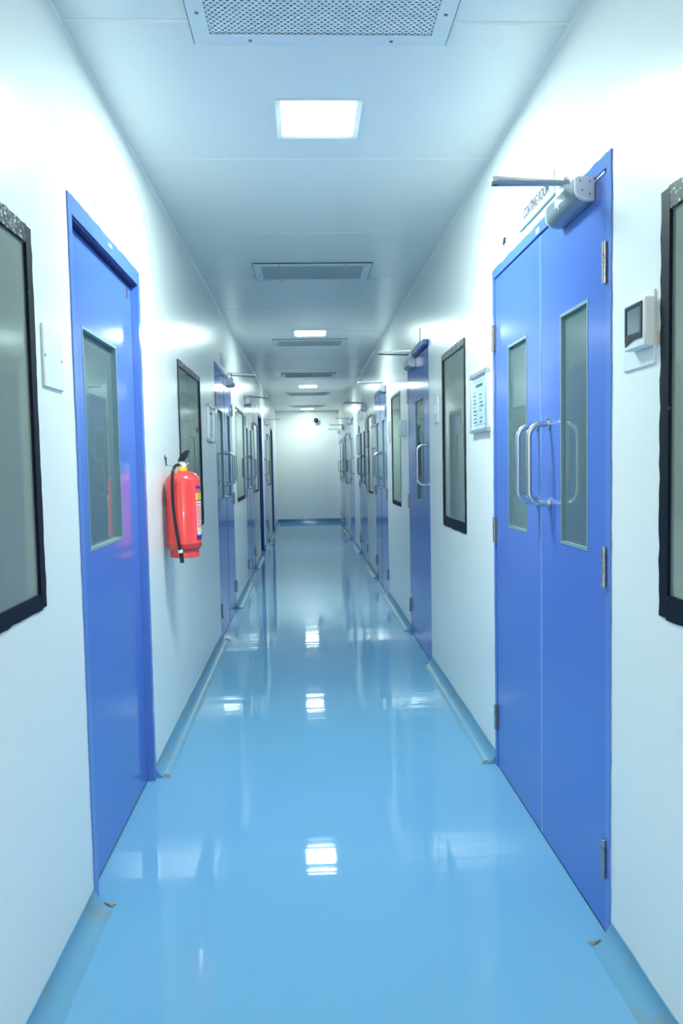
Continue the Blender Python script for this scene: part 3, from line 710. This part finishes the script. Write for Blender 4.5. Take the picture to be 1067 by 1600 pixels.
# ------------------------------------------------------------------ signs above the doors
def sign(side, u0, u1, z0, z1, label, text=None, m=None):
    root = empty('room_sign', (X(side, 0), (u0+u1)/2, z0), label, 'sign')
    SB('plate', side, u0, u1, 0.0, 0.004, z0, z1, m or M['sign'], root, 0.001)
    if text:
        bm = bmesh.new(); frame_holes(bm, side, u0+0.010, u1-0.010, 0.004, 0.0046, z0+0.014, z1-0.006, (u0+0.012, u1-0.012, z0+0.016, z1-0.008)); link('border', bm, M['signline'], root)
        bm = bmesh.new(); sbox(bm, side, u0-0.002, u1+0.002, 0.0, 0.007, z0-0.004, z0+0.002); link('ledge', bm, M['signline'], root)
        text_mesh('lettering', text, side, (u0+u1)/2, (z0+z1)/2+0.005, (u1-u0)*0.74, 0.036, 0.004, M['ink'], root)
    return root
sign('R', 2.300, 2.662, 2.050, 2.120, 'white sign reading COATING ROOM above the nearest right-hand double door', 'COATING ROOM')
sign('R', 4.98, 5.26, 2.045, 2.135, 'plain grey sign plate above the blue single door on the right', None, M['signd'])
sign('R', 7.45, 7.75, 2.045, 2.13, 'small pale sign plate above the third right-hand door')
sign('R', 9.85, 10.15, 2.045, 2.13, 'distant pale sign plate above the fourth right-hand door')
sign('L', 5.95, 6.25, 2.055, 2.13, 'small grey sign plate above the nearest left double door', None, M['signd'])
sign('L', 10.8, 11.08, 2.045, 2.13, 'small pale sign plate above the recessed doorway on the left')

# ------------------------------------------------------------------ wall fittings
sp = empty('switch_cover', (XL, 1.97, 1.456), 'blank white switch cover plate with two screws beside the left foreground door', 'switch plate')
SB('cover_plate', 'L', 1.896, 2.043, 0, 0.006, 1.457, 1.609, M['white'], sp, 0.0015)
for u, z in ((1.905, 1.533), (2.030, 1.533)):
    bm = bmesh.new(); lathe(bm, (XL+0.006, u, z), [(0.0045, 0), (0.003, 0.0015)], 10, 'x'); link('screw', bm, M['screw'], sp)
ct = empty('wall_controller', (XR, 1.72, 1.457), 'white wall controller with small grey screen right of the coating room door', 'controller')
SB('cover_plate', 'R', 1.636, 1.795, 0, 0.005, 1.458, 1.618, M['white'], ct, 0.0012)
dv = SB('housing', 'R', 1.628, 1.735, 0.005, 0.0285, 1.496, 1.602, M['white'], ct, 0.004)
bz = bmesh.new(); frame_holes(bz, 'R', 1.641, 1.727, 0.028, 0.031, 1.516, 1.594, (1.648, 1.719, 1.530, 1.587)); link('bezel', bz, M['black'], dv)
SB('screen', 'R', 1.647, 1.720, 0.0275, 0.0293, 1.529, 1.588, M['screen'], dv)
bm = bmesh.new(); prism(bm, [(1.727, 1.506), (1.727, 1.520), (1.650, 1.522), (1.690, 1.514)], lambda a, b: (XR-0.028, a, b), lambda a, b: (XR-0.0303, a, b)); link('bezel_lip', bm, M['black'], dv)
bm = bmesh.new(); lathe(bm, (XR-0.005, 1.643, 1.538), [(0.003, 0), (0.002, -0.001)], 10, 'x'); link('screw', bm, M['screw'], ct)
SB('adhesive_patch', 'R', 1.612, 1.626, 0, 0.0008, 1.495, 1.525, M['beige'], wall_right)
def wswitch(side, u0, u1, z0, z1, label):
    r_ = empty('switch_box', (X(side, 0), (u0+u1)/2, z0), label, 'switch')
    SB('cover_plate', side, u0, u1, 0, 0.008, z0, z1, M['white'], r_, 0.002)
    SB('rocker', side, (u0*2+u1)/3, (u0+u1*2)/3, 0.008, 0.013, z0+(z1-z0)*0.35, z0+(z1-z0)*0.7, M['whitemetal'], r_, 0.001)
wswitch('R', 4.33, 4.46, 1.485, 1.632, 'white switch box between the black-edged window and blue single door')
b_ = empty('switch_box', (XR, 5.82, 1.46), 'protruding white box just beyond the blue single door on the right', 'switch')
SB('housing', 'R', 5.73, 5.92, 0, 0.035, 1.465, 1.585, M['white'], b_, 0.003); SB('front_plate', 'R', 5.75, 5.90, 0.035, 0.039, 1.48, 1.57, M['whitemetal'], b_, 0.001)
wswitch('R', 6.82, 6.90, 1.45, 1.64, 'slim white switch between the slim window and third right-hand door')
# three old fixing holes above the left door and the wire stub above the right one
for u, z in ((2.441, 2.066), (2.586, 2.071), (2.732, 2.071)):
    bm = bmesh.new(); sbox(bm, 'L', u-0.004, u+0.004, 0, 0.0007, z-0.011, z+0.011); link('filled_hole', bm, M['bead'], wall_left)
ws = empty('wire_stub', (XR, 2.864, 2.06), 'tiny black wire stub on the wall left of the sign', 'wire')
bm = bmesh.new(); tube(bm, [(XR, 2.862, 2.085), (XR-0.006, 2.862, 2.084), (XR-0.008, 2.866, 2.060)], 0.0035, 8); link('cable_end', bm, M['black'], ws)
bm = bmesh.new(); tube(bm, [(XR-0.004, 2.860, 2.082), (XR-0.008, 2.846, 2.064)], 0.0022, 8); link('cable_core', bm, M['black'], ws)

# end wall camera
cc = empty('security_camera', (0.268, YE, 2.25), 'small dark round security camera high on the end wall', 'camera')
bm = bmesh.new(); lathe(bm, (0.290, YE, 2.25), [(0.062, 0), (0.062, -0.02), (0.045, -0.035)], 24, 'y'); link('mount', bm, M['white'], cc, smooth=True)
bm = bmesh.new(); tube(bm, [(0.285, YE-0.03, 2.25), (0.268, YE-0.08, 2.245)], 0.018, 12); link('arm', bm, M['white'], cc, smooth=True)
bm = bmesh.new(); bmesh.ops.create_uvsphere(bm, u_segments=24, v_segments=14, radius=0.052); bmesh.ops.translate(bm, verts=bm.verts, vec=(0.262, YE-0.11, 2.245)); link('lens_ball', bm, M['black'], cc, smooth=True)

for o in bpy.data.objects:
    if '_o' in o: del o['_o']
